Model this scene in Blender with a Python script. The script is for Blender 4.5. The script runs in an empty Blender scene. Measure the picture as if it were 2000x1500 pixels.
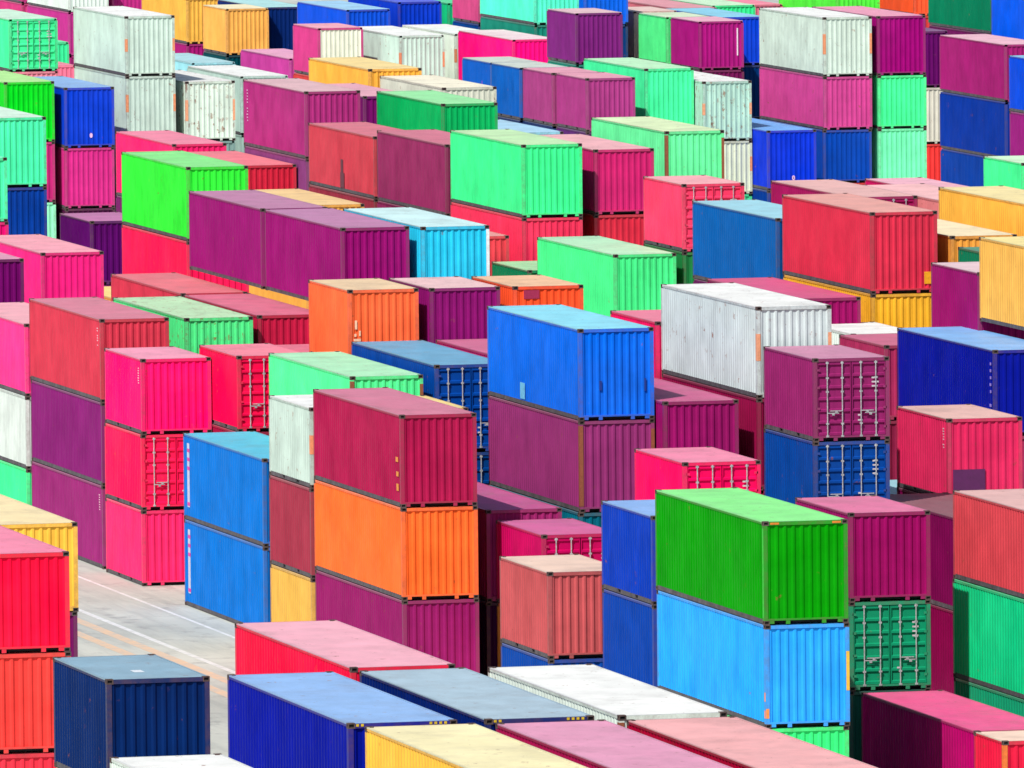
import bpy, bmesh, math, random
from mathutils import Vector, Matrix
random.seed(7)
scene = bpy.context.scene
COL = scene.collection
W, S, Q = 2.438, 2.591, 2.896
LEN = {40: 12.192, 20: 6.058, 10: 2.991}

# ------------------------------------------------------------------ helpers
def lin(c):
    c = c / 255.0
    return c / 12.92 if c <= 0.04045 else ((c + 0.055) / 1.055) ** 2.4

def rgb(c, a=1.0):
    return (lin(c[0]), lin(c[1]), lin(c[2]), a)

class MB:
    """collects boxes and faces into one mesh"""
    def __init__(self):
        self.v, self.f, self.m = [], [], []
    def box(self, x0, x1, y0, y1, z0, z1, mi=0):
        b = len(self.v)
        self.v += [(x0, y0, z0), (x1, y0, z0), (x1, y1, z0), (x0, y1, z0), (x0, y0, z1), (x1, y0, z1), (x1, y1, z1), (x0, y1, z1)]
        for q in ((0, 3, 2, 1), (4, 5, 6, 7), (0, 1, 5, 4), (1, 2, 6, 5), (2, 3, 7, 6), (3, 0, 4, 7)):
            self.f.append(tuple(b + i for i in q)); self.m.append(mi)
    def poly(self, pts, mi=0):
        b = len(self.v); self.v += pts
        self.f.append(tuple(range(b, b + len(pts)))); self.m.append(mi)
    def strip(self, prof, place, flip=False, mi=0):
        """prof: list of (t, d); place(t, d, s) -> point for s = 0 / 1"""
        b = len(self.v)
        for t, d in prof:
            self.v += [place(t, d, 0), place(t, d, 1)]
        for i in range(len(prof) - 1):
            q = (b + 2 * i, b + 2 * i + 2, b + 2 * i + 3, b + 2 * i + 1)
            self.f.append(q[::-1] if flip else q); self.m.append(mi)
    def cyl(self, c, r, z0, z1, n=8, mi=0):
        b = len(self.v)
        for k in range(n):
            a = 2 * math.pi * k / n
            p = (c[0] + r * math.cos(a), c[1] + r * math.sin(a))
            self.v += [(p[0], p[1], z0), (p[0], p[1], z1)]
        for k in range(n):
            k2 = (k + 1) % n
            self.f.append((b + 2 * k, b + 2 * k2, b + 2 * k2 + 1, b + 2 * k + 1)); self.m.append(mi)
        self.f.append(tuple(b + 2 * k + 1 for k in range(n))); self.m.append(mi)
        self.f.append(tuple(b + 2 * k for k in reversed(range(n)))); self.m.append(mi)
    def mesh(self, name, mats):
        me = bpy.data.meshes.new(name)
        me.from_pydata(self.v, [], self.f)
        for m in mats: me.materials.append(m)
        me.polygons.foreach_set('material_index', self.m)
        me.validate(); me.update()
        return me

def put(name, me, parent=None, color=None, loc=None):
    o = bpy.data.objects.new(name, me)
    COL.objects.link(o)
    if parent: o.parent = parent
    if color: o.color = color
    if loc: o.location = loc
    return o

# ------------------------------------------------------------------ materials
def nodes(name):
    m = bpy.data.materials.new(name); m.use_nodes = True
    nt = m.node_tree; nt.nodes.clear()
    out = nt.nodes.new('ShaderNodeOutputMaterial'); bs = nt.nodes.new('ShaderNodeBsdfPrincipled')
    nt.links.new(bs.outputs[0], out.inputs[0])
    return m, nt, bs

def N(nt, t, **kw):
    n = nt.nodes.new(t)
    for k, v in kw.items():
        if k.startswith('i_'): n.inputs[int(k[2:])].default_value = v
        else: setattr(n, k, v)
    return n

def mixc(nt, fac, a, b, mode='MIX'):
    n = nt.nodes.new('ShaderNodeMix'); n.data_type = 'RGBA'; n.blend_type = mode
    for sock, val in ((n.inputs[0], fac), (n.inputs[6], a), (n.inputs[7], b)):
        if hasattr(val, 'is_linked') or hasattr(val, 'links'): nt.links.new(val, sock)
        else: sock.default_value = val
    return n.outputs[2]

def math_(nt, op, a, b=None, clamp=False):
    n = nt.nodes.new('ShaderNodeMath'); n.operation = op; n.use_clamp = clamp
    for s, v in ((n.inputs[0], a), (n.inputs[1], b)):
        if v is None: continue
        if hasattr(v, 'links'): nt.links.new(v, s)
        else: s.default_value = v
    return n.outputs[0]

def coords(nt, scale):
    tc = N(nt, 'ShaderNodeTexCoord'); oi = N(nt, 'ShaderNodeObjectInfo')
    off = N(nt, 'ShaderNodeVectorMath', operation='SCALE'); 
    comb = N(nt, 'ShaderNodeCombineXYZ')
    nt.links.new(oi.outputs['Random'], comb.inputs[0]); nt.links.new(oi.outputs['Random'], comb.inputs[1]); nt.links.new(oi.outputs['Random'], comb.inputs[2])
    nt.links.new(comb.outputs[0], off.inputs[0]); off.inputs['Scale'].default_value = 93.0
    add = N(nt, 'ShaderNodeVectorMath', operation='ADD')
    mp = N(nt, 'ShaderNodeMapping'); mp.inputs['Scale'].default_value = scale
    nt.links.new(tc.outputs['Object'], mp.inputs[0]); nt.links.new(mp.outputs[0], add.inputs[0]); nt.links.new(off.outputs[0], add.inputs[1])
    return add.outputs[0], oi

def noise(nt, vec, scale, detail=3.0, rough=0.55):
    n = N(nt, 'ShaderNodeTexNoise'); n.inputs['Scale'].default_value = scale
    n.inputs['Detail'].default_value = detail; n.inputs['Roughness'].default_value = rough
    nt.links.new(vec, n.inputs['Vector'])
    return n.outputs[0]

def ramp(nt, fac, a, b):
    n = N(nt, 'ShaderNodeMapRange'); n.inputs[1].default_value = a; n.inputs[2].default_value = b
    nt.links.new(fac, n.inputs[0])
    return n.outputs[0]

def paint(name, roof=False, frame=False):
    """weathered container paint: the colour and the amount of rust (alpha) come from the object"""
    m, nt, bs = nodes(name)
    v, oi = coords(nt, (1.0, 1.0, 1.0))
    vs, _ = coords(nt, (2.4, 0.6, 0.25) if not roof else (1.4, 0.5, 1.0))
    base = oi.outputs['Color']
    # faded / chalky patches
    big = ramp(nt, noise(nt, v, 0.35, 4), 0.38, 0.72)
    hsv = N(nt, 'ShaderNodeHueSaturation'); hsv.inputs['Saturation'].default_value = 0.86; hsv.inputs['Value'].default_value = 1.22
    nt.links.new(base, hsv.inputs['Color'])
    c = mixc(nt, math_(nt, 'MULTIPLY', big, FADE), base, hsv.outputs[0])
    # uneven tone: every panel has aged a little differently
    tn = noise(nt, v, 0.8, 5, 0.6)
    mr = N(nt, 'ShaderNodeMapRange'); mr.inputs[1].default_value = 0.3; mr.inputs[2].default_value = 0.7
    mr.inputs[3].default_value = 0.86; mr.inputs[4].default_value = 1.12; nt.links.new(tn, mr.inputs[0])
    tone = N(nt, 'ShaderNodeCombineXYZ')
    for q in range(3): nt.links.new(mr.outputs[0], tone.inputs[q])
    c = mixc(nt, 1.0, c, tone.outputs[0], 'MULTIPLY')
    # vertical grime streaks
    st = ramp(nt, noise(nt, vs, 2.2, 5, 0.65), 0.46, 0.74)
    amt = math_(nt, 'MULTIPLY_ADD', oi.outputs['Random'], 0.26); amt.node.inputs[2].default_value = 0.10
    dark = mixc(nt, 1.0, c, (0.42, 0.40, 0.42, 1), 'MULTIPLY')
    c = mixc(nt, math_(nt, 'MULTIPLY', math_(nt, 'MULTIPLY', st, amt), 1.0 if not roof else 0.5), c, dark)
    # scattered chips and rust
    rn = noise(nt, v, 3.1, 5, 0.65)
    thr = math_(nt, 'MULTIPLY_ADD', oi.outputs['Alpha'], 0.16)
    thr.node.inputs[2].default_value = 0.52
    rr = math_(nt, 'MULTIPLY', math_(nt, 'SUBTRACT', rn, thr), 14.0, True)
    rs = ramp(nt, noise(nt, vs, 3.3, 3, 0.6), 0.42, 0.6)
    rr = math_(nt, 'MULTIPLY', rr, rs)
    c = mixc(nt, math_(nt, 'MULTIPLY', rr, 0.85), c, (0.23, 0.075, 0.035, 1))
    if roof:
        # chalky, dusty roof, lightened to paint in the sky and sun sheen
        ch = mixc(nt, 1.0, c, (ROOFMUL, ROOFMUL, ROOFMUL, 1), 'MULTIPLY')
        dn = ramp(nt, noise(nt, vs, 1.3, 4, 0.6), 0.25, 0.8)
        dust_sheen = mixc(nt, dn, (ROOFADD * .8, ROOFADD * .8, ROOFADD * .78, 1), (ROOFADD * 1.2, ROOFADD * 1.2, ROOFADD * 1.2, 1))
        c = mixc(nt, 1.0, ch, dust_sheen, 'ADD')
        bs.inputs['Roughness'].default_value = 0.42
        pd = ramp(nt, noise(nt, v, 0.55, 5, 0.65), 0.52, 0.68)
        c = mixc(nt, math_(nt, 'MULTIPLY', pd, 0.20), c, (0.16, 0.13, 0.12, 1))
        sp = ramp(nt, noise(nt, v, 2.4, 5, 0.7), 0.62, 0.70)
        c = mixc(nt, math_(nt, 'MULTIPLY', sp, 0.45), c, (0.20, 0.11, 0.08, 1))
    elif frame:
        ed = ramp(nt, noise(nt, v, 4.0, 5, 0.75), 0.38, 0.68)
        c = mixc(nt, math_(nt, 'MULTIPLY', ed, 0.40), c, (0.13, 0.055, 0.04, 1))
        bs.inputs['Roughness'].default_value = 0.55
    else:
        bs.inputs['Specular IOR Level'].default_value = 0.04
        rg = math_(nt, 'MULTIPLY_ADD', st, 0.2); rg.node.inputs[2].default_value = 0.46
        nt.links.new(rg, bs.inputs['Roughness'])
    nt.links.new(c, bs.inputs['Base Color'])
    b = N(nt, 'ShaderNodeBump'); b.inputs['Strength'].default_value = 0.25; b.inputs['Distance'].default_value = 0.02
    nt.links.new(noise(nt, v, 1.6, 2), b.inputs['Height']); nt.links.new(b.outputs[0], bs.inputs['Normal'])
    return m

def plain(name, col, rough=0.6, metal=0.0, var=0.25, scale=4.0):
    m, nt, bs = nodes(name)
    v, oi = coords(nt, (1, 1, 1))
    f = ramp(nt, noise(nt, v, scale, 4, 0.65), 0.3, 0.7)
    c = mixc(nt, f, tuple(x * (1 - var) for x in col[:3]) + (1,), tuple(min(1, x * (1 + var)) for x in col[:3]) + (1,))
    nt.links.new(c, bs.inputs['Base Color'])
    bs.inputs['Roughness'].default_value = rough; bs.inputs['Metallic'].default_value = metal
    return m

def marked(name):
    """stencilled paint and stickers: colour from the object, chipped"""
    m, nt, bs = nodes(name)
    v, oi = coords(nt, (1, 1, 1))
    f = ramp(nt, noise(nt, v, 9.0, 4, 0.7), 0.35, 0.7)
    hsv = N(nt, 'ShaderNodeHueSaturation'); hsv.inputs['Value'].default_value = 0.72
    nt.links.new(oi.outputs['Color'], hsv.inputs['Color'])
    nt.links.new(mixc(nt, f, oi.outputs['Color'], hsv.outputs[0]), bs.inputs['Base Color'])
    bs.inputs['Roughness'].default_value = 0.6
    return m

FADE, ROOFMUL, ROOFADD = 0.08, 0.85, 0.09
M_WALL = paint('container_paint')
M_ROOF = paint('container_roof_sheen', roof=True)
M_FRAME = paint('container_frame_paint', frame=True)
M_CAST = plain('dark_corner_steel', (0.085, 0.055, 0.05), 0.7, 0.0, 0.45, 8)
M_HOLE = plain('casting_hole', (0.006, 0.006, 0.007), 0.9)
M_UNDER = plain('underseal', (0.035, 0.036, 0.042), 0.85, 0, 0.3)
M_RAIL = plain('shaded_bottom_rail', (0.085, 0.075, 0.085), 0.75, 0, 0.45, 3)  # dark grey with the shadow under the wall overhang painted in
M_ZINC = plain('galvanised_steel', (0.42, 0.43, 0.45), 0.55, 0.25, 0.35, 14)
M_SEAL = plain('door_gasket', (0.02, 0.02, 0.024), 0.8)
M_MARK = marked('marking_paint')

# ------------------------------------------------------------------ container meshes (shared)
def corr(a, b, pitch, depth):
    """trapezoid corrugation profile between a and b"""
    n = max(1, round((b - a) / pitch)); p = (b - a) / n
    out = [(a, 0.0)]
    for k in range(n):
        t = a + k * p
        out += [(t + .22 * p, 0.0), (t + .42 * p, depth), (t + .80 * p, depth), (t + p, 0.0)]
    return out

CACHE = {}
def meshes(size, H):
    key = (size, H)
    if key in CACHE: return CACHE[key]
    L = LEN[size]; hx, hy = W / 2, L / 2
    d = {}
    # side walls: -x and +x, ribs vertical
    for s in (-1, 1):
        mb = MB(); x = s * (hx - .012)
        prof = corr(-hy + .165, hy - .165, .278, .024)
        mb.strip(prof, lambda t, dd, q: (x - s * dd, t, (.152, H - .062)[q]), flip=(s > 0))
        d['side', s] = mb.mesh('side_wall', [M_WALL])
    # blank end walls
    for s in (-1, 1):
        mb = MB(); y = s * (hy - .03)
        prof = corr(-hx + .125, hx - .125, .246, .036)
        mb.strip(prof, lambda t, dd, q: (t, y - s * dd, (.168, H - .112)[q]), flip=(s < 0))
        d['end', s] = mb.mesh('end_wall', [M_WALL])
    # roof: ribs run across
    mb = MB()
    prof = corr(-hy + .16, hy - .16, .209, .018)
    mb.strip(prof, lambda t, dd, q: ((-hx + .055, hx - .055)[q], t, H - .014 - dd), flip=True)
    for s in (-1, 1):
        y0, y1 = sorted((s * (hy - .16), s * (hy - .068)))
        mb.poly([(-hx + .055, y0, H - .013), (hx - .055, y0, H - .013), (hx - .055, y1, H - .013), (-hx + .055, y1, H - .013)])
    # gently rolled edge strips of the roof sheet
    for s in (-1, 1):
        a, b = sorted((s * (hx - .003), s * (hx - .055)))
        mb.box(a, b, -hy + .18, hy - .18, H - .034, H - .008)
    d['roof'] = mb.mesh('roof', [M_ROOF])
    # frame: posts, headers, sills, rails
    mb = MB()
    for sx in (-1, 1):
        for sy in (-1, 1):
            x0, x1 = sorted((sx * (hx - .004), sx * (hx - .122)))
            y0, y1 = sorted((sy * (hy - .004), sy * (hy - .162)))
            mb.box(x0, x1, y0, y1, .119, H - .119)
        x0, x1 = sorted((sx * (hx - .006), sx * (hx - .052)))
        mb.box(x0, x1, -hy + .18, hy - .18, H - .088, H - .036)             # top side rail
    for sy in (-1, 1):
        y0, y1 = sorted((sy * (hy - .008), sy * (hy - .066)))
        mb.box(-hx + .164, hx - .164, y0, y1, H - .113, H - .016)          # header
        mb.box(-hx + .124, hx - .124, y0, y1, .118, .172)                  # sill
        for gx in (-.52, .52):
            mb.box(gx - .06, gx + .06, y0 + .004, y1 - .004, .016, .117)   # sill gussets
        for gx in (-1, 1):
            a, b = sorted((gx * (hx - .164), gx * (hx - .30)))
            mb.box(a, b, y0 + .004, y1 - .004, .03, .117)
    d['frame'] = mb.mesh('frame', [M_FRAME])
    # bottom side rails, recessed under the wall; short boxes have fork pockets
    for sx in (-1, 1):
        mb = MB()
        x0, x1 = sorted((sx * (hx - .02), sx * (hx - .07)))
        cuts = [-hy + .18]
        if size == 20: cuts += [-1.2, -.84, .84, 1.2]
        cuts += [hy - .18]
        for k in range(0, len(cuts), 2):
            mb.box(x0, x1, cuts[k], cuts[k + 1], .022, .15)
        if size == 20:
            for k in (1, 3):
                mb.box(x0, x1, cuts[k] - .004, cuts[k + 1] + .004, .138, .149)
                mb.box(x0, x1, cuts[k] - .004, cuts[k + 1] + .004, .023, .034)
                xa, xb = sorted((sx * (hx - .068), sx * (hx - .13)))
                mb.box(xa, xb, cuts[k] - .03, cuts[k + 1] + .03, .024, .148, 1)
        d['rail', sx] = mb.mesh('bottom_rail', [M_RAIL, M_HOLE])
    mb = MB(); mb.box(-hx + .14, hx - .14, -hy + .12, hy - .12, .10, .16)
    n = int(L / .6)
    for k in range(n):
        y = -hy + .3 + k * (L - .6) / max(1, n - 1)
        mb.box(-hx + .072, hx - .072, y - .03, y + .03, .03, .098)
    d['floor'] = mb.mesh('floor', [M_UNDER])
    # doors (at -y), left and right leaf: ribbed panel + gasket frame
    for s in (-1, 1):
        mb = MB()
        x0, x1 = sorted((s * .012, s * (hx - .128)))
        zb, zt = .178, H - .118; y = -hy + .034
        nr = 6; ph = (zt - zb - .10) / nr
        prof = [(zb + .03, 0.0)]
        for k in range(nr):
            z = zb + .05 + k * ph
            prof += [(z + .08 * ph, 0.0), (z + .16 * ph, .05), (z + .74 * ph, .05), (z + .90 * ph, 0.0)]
        prof += [(zt - .03, 0.0)]
        if s < 0: mb.strip(prof, lambda t, dd, q: ((x0 + .03, x1 - .03)[q], y + dd, t), flip=True)
        else: mb.strip(prof, lambda t, dd, q: ((x0 + .03, x1 - .03)[q], y + dd, t), flip=True)
        mb.box(x0 + .004, x0 + .03, y - .006, y + .054, zb + .004, zt - .004)
        mb.box(x1 - .03, x1 - .004, y - .006, y + .054, zb + .004, zt - .004)
        mb.box(x0 + .03, x1 - .03, y - .006, y + .054, zb + .004, zb + .03)
        mb.box(x0 + .03, x1 - .03, y - .006, y + .054, zt - .03, zt - .004)
        mb.box(x0 - .006, x1 + .006, y + .056, y + .064, zb - .004, zt + .004, 1)
        d['door', s] = mb.mesh('door', [M_WALL, M_SEAL])
        a, b = sorted((s * (hx - .20), s * (hx - .09)))
        mb = MB(); mb.box(a, b, y - .03, y - .008, -.035, .035)
        d['hinge', s] = mb.mesh('hinge', [M_FRAME])
        d['hinge_z'] = (zb + .25, (zb + zt) / 2 - .3, (zb + zt) / 2 + .35, zt - .25)
    for tag_, xr in (('a', .30), ('b', .78)):
        for s in (-1, 1):
            mb = MB(); y = -hy + .004
            mb.cyl((s * xr, y), .019, .15, H - .10)
            for z in (.16, .55, H / 2 + .25, H - .62, H - .15):
                mb.box(s * xr - .045, s * xr + .045, y - .012, y + .024, z - .028, z + .028)
            d['rod', tag_, s] = mb.mesh('lock_rod', [M_ZINC])
            mb = MB(); zz = .95 if tag_ == 'a' else .88
            a, b = sorted((s * xr, s * (xr + (.40 if tag_ == 'a' else -.36))))
            mb.box(a, b, y - .034, y - .014, zz - .014, zz + .014)
            mb.box((a + b) / 2 - .04, (a + b) / 2 + .04, y - .038, y - .012, zz - .07, zz - .016)
            d['handle', tag_, s] = mb.mesh('handle', [M_ZINC])
    CACHE[key] = d
    return d

def casting(sx, sy, top):
    """corner casting with its oval holes sunk in the two outer faces"""
    k = ('cast', sx, sy, top)
    if k in CACHE: return CACHE[k]
    bm = bmesh.new()
    bmesh.ops.create_cube(bm, size=1.0)
    for v in bm.verts: v.co = Vector((v.co.x * .162, v.co.y * .178, v.co.z * .118))
    outer = [f for f in bm.faces if f.normal.x * sx > .9 or f.normal.y * sy > .9 or (top and f.normal.z > .9)]
    for f in outer:
        r = bmesh.ops.inset_individual(bm, faces=[f], thickness=.032, depth=0.0)
        r2 = bmesh.ops.inset_individual(bm, faces=[f], thickness=.004, depth=-.03)
        f.material_index = 1
    me = bpy.data.meshes.new('corner_casting'); bm.to_mesh(me); bm.free()
    me.materials.append(M_CAST); me.materials.append(M_HOLE)
    CACHE[k] = me
    return me

def mark(parent, name, rects, color, label=None):
    if name == 'post_stripe' and len(rects) > 1:
        near = [q for q in rects if q[0] == 'sidepost' or q[1] < .5]; far = [q for q in rects if q not in near]
        if near and far:
            mark(parent, name, near, color, label); mark(parent, name, far, color, label); return
    if (name == 'hazard_marking' and len(rects) > 1) or (name == 'marking' and len(rects) <= 12 and len(rects) > 1):
        for q in rects: mark(parent, name, [q], color, label)
        return
    """rects: list of ('side'|'end', u0, u1, z0, z1); u along the wall from its near / left edge"""
    L, H = parent['len'], parent['high']
    mb = MB(); hx, hy = W / 2, L / 2
    for face, u0, u1, z0, z1 in rects:
        if face == 'side': mb.box(-hx + .001, -hx + .0105, -hy + u0, -hy + u1, z0, z1)
        elif face == 'sidetop': mb.box(-hx - .002, -hx + .004, -hy + u0, -hy + u1, z0, z1)
        elif face == 'end': mb.box(-hx + u0, -hx + u1, -hy + .012, -hy + .029, z0, z1)
        elif face == 'endpost': mb.box(-hx + u0, -hx + u1, -hy - .003, -hy + .003, z0, z1)
        elif face == 'sidepost': mb.box(-hx - .003, -hx + .003, -hy + u0, -hy + u1, z0, z1)
        elif face == 'roof': mb.box(-hx + u0, -hx + u1, -hy + z0, -hy + z1, H - .012, H - .004)
    o = put(name, mb.mesh(name, [M_MARK]), parent, rgb(color))
    if label: o['label'] = label
    return o

def rect_cols(face, u, w, z0, z1, n, rng, fill=.6):
    out = []; h = (z1 - z0) / n
    for k in range(n):
        if rng.random() < .86: out.append((face, u, u + w * rng.uniform(.6, 1), z0 + k * h, z0 + (k + fill) * h))
    return out

def decorate(o, opts, rng):
    L, H = o['len'], o['high']; T = set(opts.split())
    if 'op' in T: 
        a, b = H * rng.uniform(.34, .44), H * rng.uniform(.62, .72)
        r = []
        for u0 in (.004, W - .118): r.append(('endpost', u0, u0 + .114, a, b))
        r.append(('sidepost', .006, .15, a, b))
        mark(o, 'post_stripe', r, rng.choice(((236, 150, 105), (240, 165, 125), (226, 140, 100))))
    if 'op2' in T:
        mark(o, 'post_stripe', [('endpost', .01, .10, .28, .55), ('sidepost', .02, .14, .28, .50), ('sidepost', .02, .14, .75, 1.0)], (250, 150, 70))
        mark(o, 'post_stripe', [('endpost', W - .10, W - .01, 1.0, 2.1)], (245, 190, 60))
    if 'op3' in T:
        mark(o, 'post_stripe', [('endpost', .004, .12, .125, H - .125), ('sidepost', .004, .16, .125, H - .125)], (235, 120, 50))
    if 'rp' in T:
        mark(o, 'post_stripe', [('endpost', .004, .118, .2, H - .16), ('endpost', W - .118, W - .004, .2, H - .3), ('sidepost', .006, .158, .2, H - .16)], (150, 85, 55))
    if 'dot' in T: mark(o, 'marking', [('end', 1.22, 1.36, .52, .66), ('end', 1.25, 1.33, .48, .70)], (235, 190, 235))
    if 'idl' in T: mark(o, 'marking', rect_cols('side', L - .9, .26, 1.1, H - .35, 11, rng, .45), (222, 165, 205))
    if 'idr' in T: mark(o, 'marking', rect_cols('side', .45, .17, H - .95, H - .28, 8, rng, .45), (238, 190, 205)); 
    if 'navyid' in T: mark(o, 'marking', rect_cols('side', .35, .22, .5, H - .3, 9, rng, .4), (150, 130, 225))
    if 'wst' in T: mark(o, 'marking', [('end', 2.06, 2.13, .75, 2.2)], (245, 225, 240))
    if 'wp' in T: mark(o, 'post_stripe', [('endpost', W - .118, W - .006, .15, H - .14)], (238, 250, 250))
    if 'streak' in T: mark(o, 'marking', [('side', 5.6, 6.3, .17, .8), ('side', 5.8, 6.2, .8, 1.35)], (110, 40, 60))
    if 'redmark' in T: mark(o, 'marking', [('side', L - 1.3, L - .75, 1.55, 2.1), ('side', L - 1.25, L - .8, 1.0, 1.5)], (225, 60, 90))
    if 'plac' in T: mark(o, 'placard', [('end', 1.95, 2.25, .32, .75)], (250, 170, 20))
    if 'patch' in T: mark(o, 'repair_patch', [('end', .17, 1.22, .19, .98)], (95, 25, 90))
    if 'patch2' in T: mark(o, 'repair_patch', [('end', .36, .90, 2.16, 2.45)], (165, 35, 80)); 
    if 'yk' in T: mark(o, 'marking', [('side', .35, .62, .50, .72), ('side', .35, .62, .95, 1.1), ('side', .4, .7, 1.4, 1.55)], (235, 150, 60))
    if 'yk2' in T:
        r = [('endpost', W - .62 + .11 * k, W - .62 + .11 * k + .06, H - .075, H - .02) for k in range(4)]
        r += [('endpost', .18 + .11 * k, .18 + .11 * k + .06, H - .075, H - .02) for k in range(2)]
        mark(o, 'hazard_marking', r, (225, 190, 40))
    if 'gp' in T: 
        mark(o, 'marking', [('endpost', .2, .45, H - .09, H - .035), ('endpost', W - .45, W - .2, H - .09, H - .035), ('side', .04, .13, H - .5, H - .38)], (225, 130, 40))
        mark(o, 'post_stripe', [('sidepost', .02, .14, .2, H - .2)], (60, 200, 60))
    if 'chalk' in T: mark(o, 'marking', [('end', .22, .30, 1.25, 1.55), ('end', .20, .27, 1.0, 1.1), ('end', .36, .42, 1.02, 1.2), ('end', .18, .42, .84, .93)], (255, 205, 170))
    if 'graf' in T: mark(o, 'marking', [('side', .8, 1.5, .6, .7), ('side', 1.0, 1.12, .3, 1.0), ('side', 1.6, 2.2, 1.2, 1.3), ('side', 1.8, 1.95, .9, 1.6)], (130, 60, 200))
    if 'wbar' in T:
        mark(o, 'marking', [('side', L - .92, L - .60, .45, H - .3)], (205, 205, 232))
        mark(o, 'marking', [('sidetop', L - .97, L - .62, H - .6 - .3 * k, H - .48 - .3 * k) for k in range(3)] + [('sidetop', L - .97, L - .60, .5, .62)], (225, 60, 170))
    if 'pal' in T: 
        mark(o, 'marking', [('side', 7.2, 7.8, .2, .72)], (110, 200, 245))
        mark(o, 'marking', [('end', .66, .74, .95, 1.25), ('end', 2.12, 2.18, .9, 1.3)], (10, 50, 140))
    if 'leafdot' in T: mark(o, 'marking', [('side', 5.6, 6.5, .95, 1.15)], (70, 100, 20))
    if 'worn' in T: mark(o, 'worn_patch', [('roof', 1.02, 1.26, 1.7, 2.15)], (225, 232, 238))

GROUP = 'shipping containers stacked in the yard'
def container(size, H, color, x, y, z, label, opts='', roof=None, detail=2, yaw=0.0):
    """x, y: near left bottom corner"""
    L = LEN[size]; d = meshes(size, H)
    rng = random.Random(hash((round(x, 2), round(y, 2), round(z, 2))) & 0xffff)
    rust = 1.0 - rng.uniform(0, .25)
    if 'op' in opts.split(): rust = rng.uniform(.45, .7)
    if 'rust' in opts.split(): rust = .2
    if 'grime' in opts.split(): rust = .55
    col = rgb(color, rust)
    e = bpy.data.objects.new('shipping_container', None); COL.objects.link(e)
    e.empty_display_size = .5
    e.location = (x + W / 2, y + L / 2, z); e.rotation_euler = (0, 0, yaw)
    e['label'] = label; e['category'] = 'container'; e['group'] = GROUP
    e['len'] = L; e['high'] = H
    put('side_wall', d['side', -1], e, col); put('side_wall', d['side', 1], e, col)
    put('roof', d['roof'], e, (roof + (rust,)) if roof else col); put('frame', d['frame'], e, col)
    put('bottom_rail', d['rail', -1], e, col); put('bottom_rail', d['rail', 1], e, col); put('floor', d['floor'], e, col)
    if 'd' in opts.split():
        for s in (-1, 1):
            dr = put('door', d['door', s], e, col)
            for hz in d['hinge_z']: put('hinge', d['hinge', s], dr, col, (0, 0, hz))
            for t in 'ab':
                put('lock_rod', d['rod', t, s], dr, col); put('handle', d['handle', t, s], dr, col)
        put('end_wall', d['end', 1], e, col)
        r = []
        u_ = rng.uniform(1.86, 1.92)
        for k in range(rng.choice((3, 4, 6))): r.append(('end', u_, u_ + rng.uniform(.12, .26), H - .66 - .13 * k, H - .61 - .13 * k))
        for k in range(rng.choice((1, 2, 3))): r.append(('end', 1.42, 1.42 + rng.uniform(.08, .16), .62 + .16 * k, .67 + .16 * k))
        hx = [('endpost', a[1] + .0, a[2], a[3], a[4]) for a in r]
        for f, u0, u1, z0, z1 in r:
            mb = MB(); mb.box(-W / 2 + u0, -W / 2 + u1, -L / 2 + .020, -L / 2 + .0275, z0, z1)
            put('marking', mb.mesh('marking', [M_MARK]), e, rgb((204, 196, 202)))
    else:
        w = put('end_wall', d['end', -1], e, col)
        if 'crend' in opts: w.color = rgb((228, 228, 208), .8); w['label'] = 'cream end wall'
        put('end_wall', d['end', 1], e, col)
    if detail >= 2:
        for sx in (-1, 1):
            for sy in (-1, 1):
                for top in (0, 1):
                    put('corner_casting', casting(sx, sy, top), e, col, (sx * (W / 2 - .081), sy * (L / 2 - .089), H - .059 if top else .059))
    decorate(e, opts, rng)
    del e['len'], e['high']
    return e

def hidden_container(size, H, color, x, y, z):
    """a box buried in the stack: one mesh, nothing of its parts can be told apart"""
    k = ('solid', size, H)
    if k not in CACHE:
        mb = MB(); L = LEN[size]; hx, hy = W / 2, L / 2; d = meshes(size, H)
        for part in (('side', -1), ('side', 1), ('end', -1), ('end', 1), 'roof', 'frame', ('rail', -1), ('rail', 1), 'floor'):
            me = d[part]; b = len(mb.v)
            mb.v += [tuple(v.co) for v in me.vertices]
            for p in me.polygons:
                mb.f.append(tuple(b + i for i in p.vertices)); mb.m.append(1 if part == 'roof' else 0)
        CACHE[k] = mb.mesh('shipping_container', [M_WALL, M_ROOF])
    o = put('shipping_container', CACHE[k], None, rgb(color, .7), (x + W / 2, y + LEN[size] / 2, z))
    o['label'] = 'container buried in its stack, hidden by the ones around it'; o['category'] = 'container'
    o['group'] = 'containers buried inside the stacks'
    return o

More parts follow.
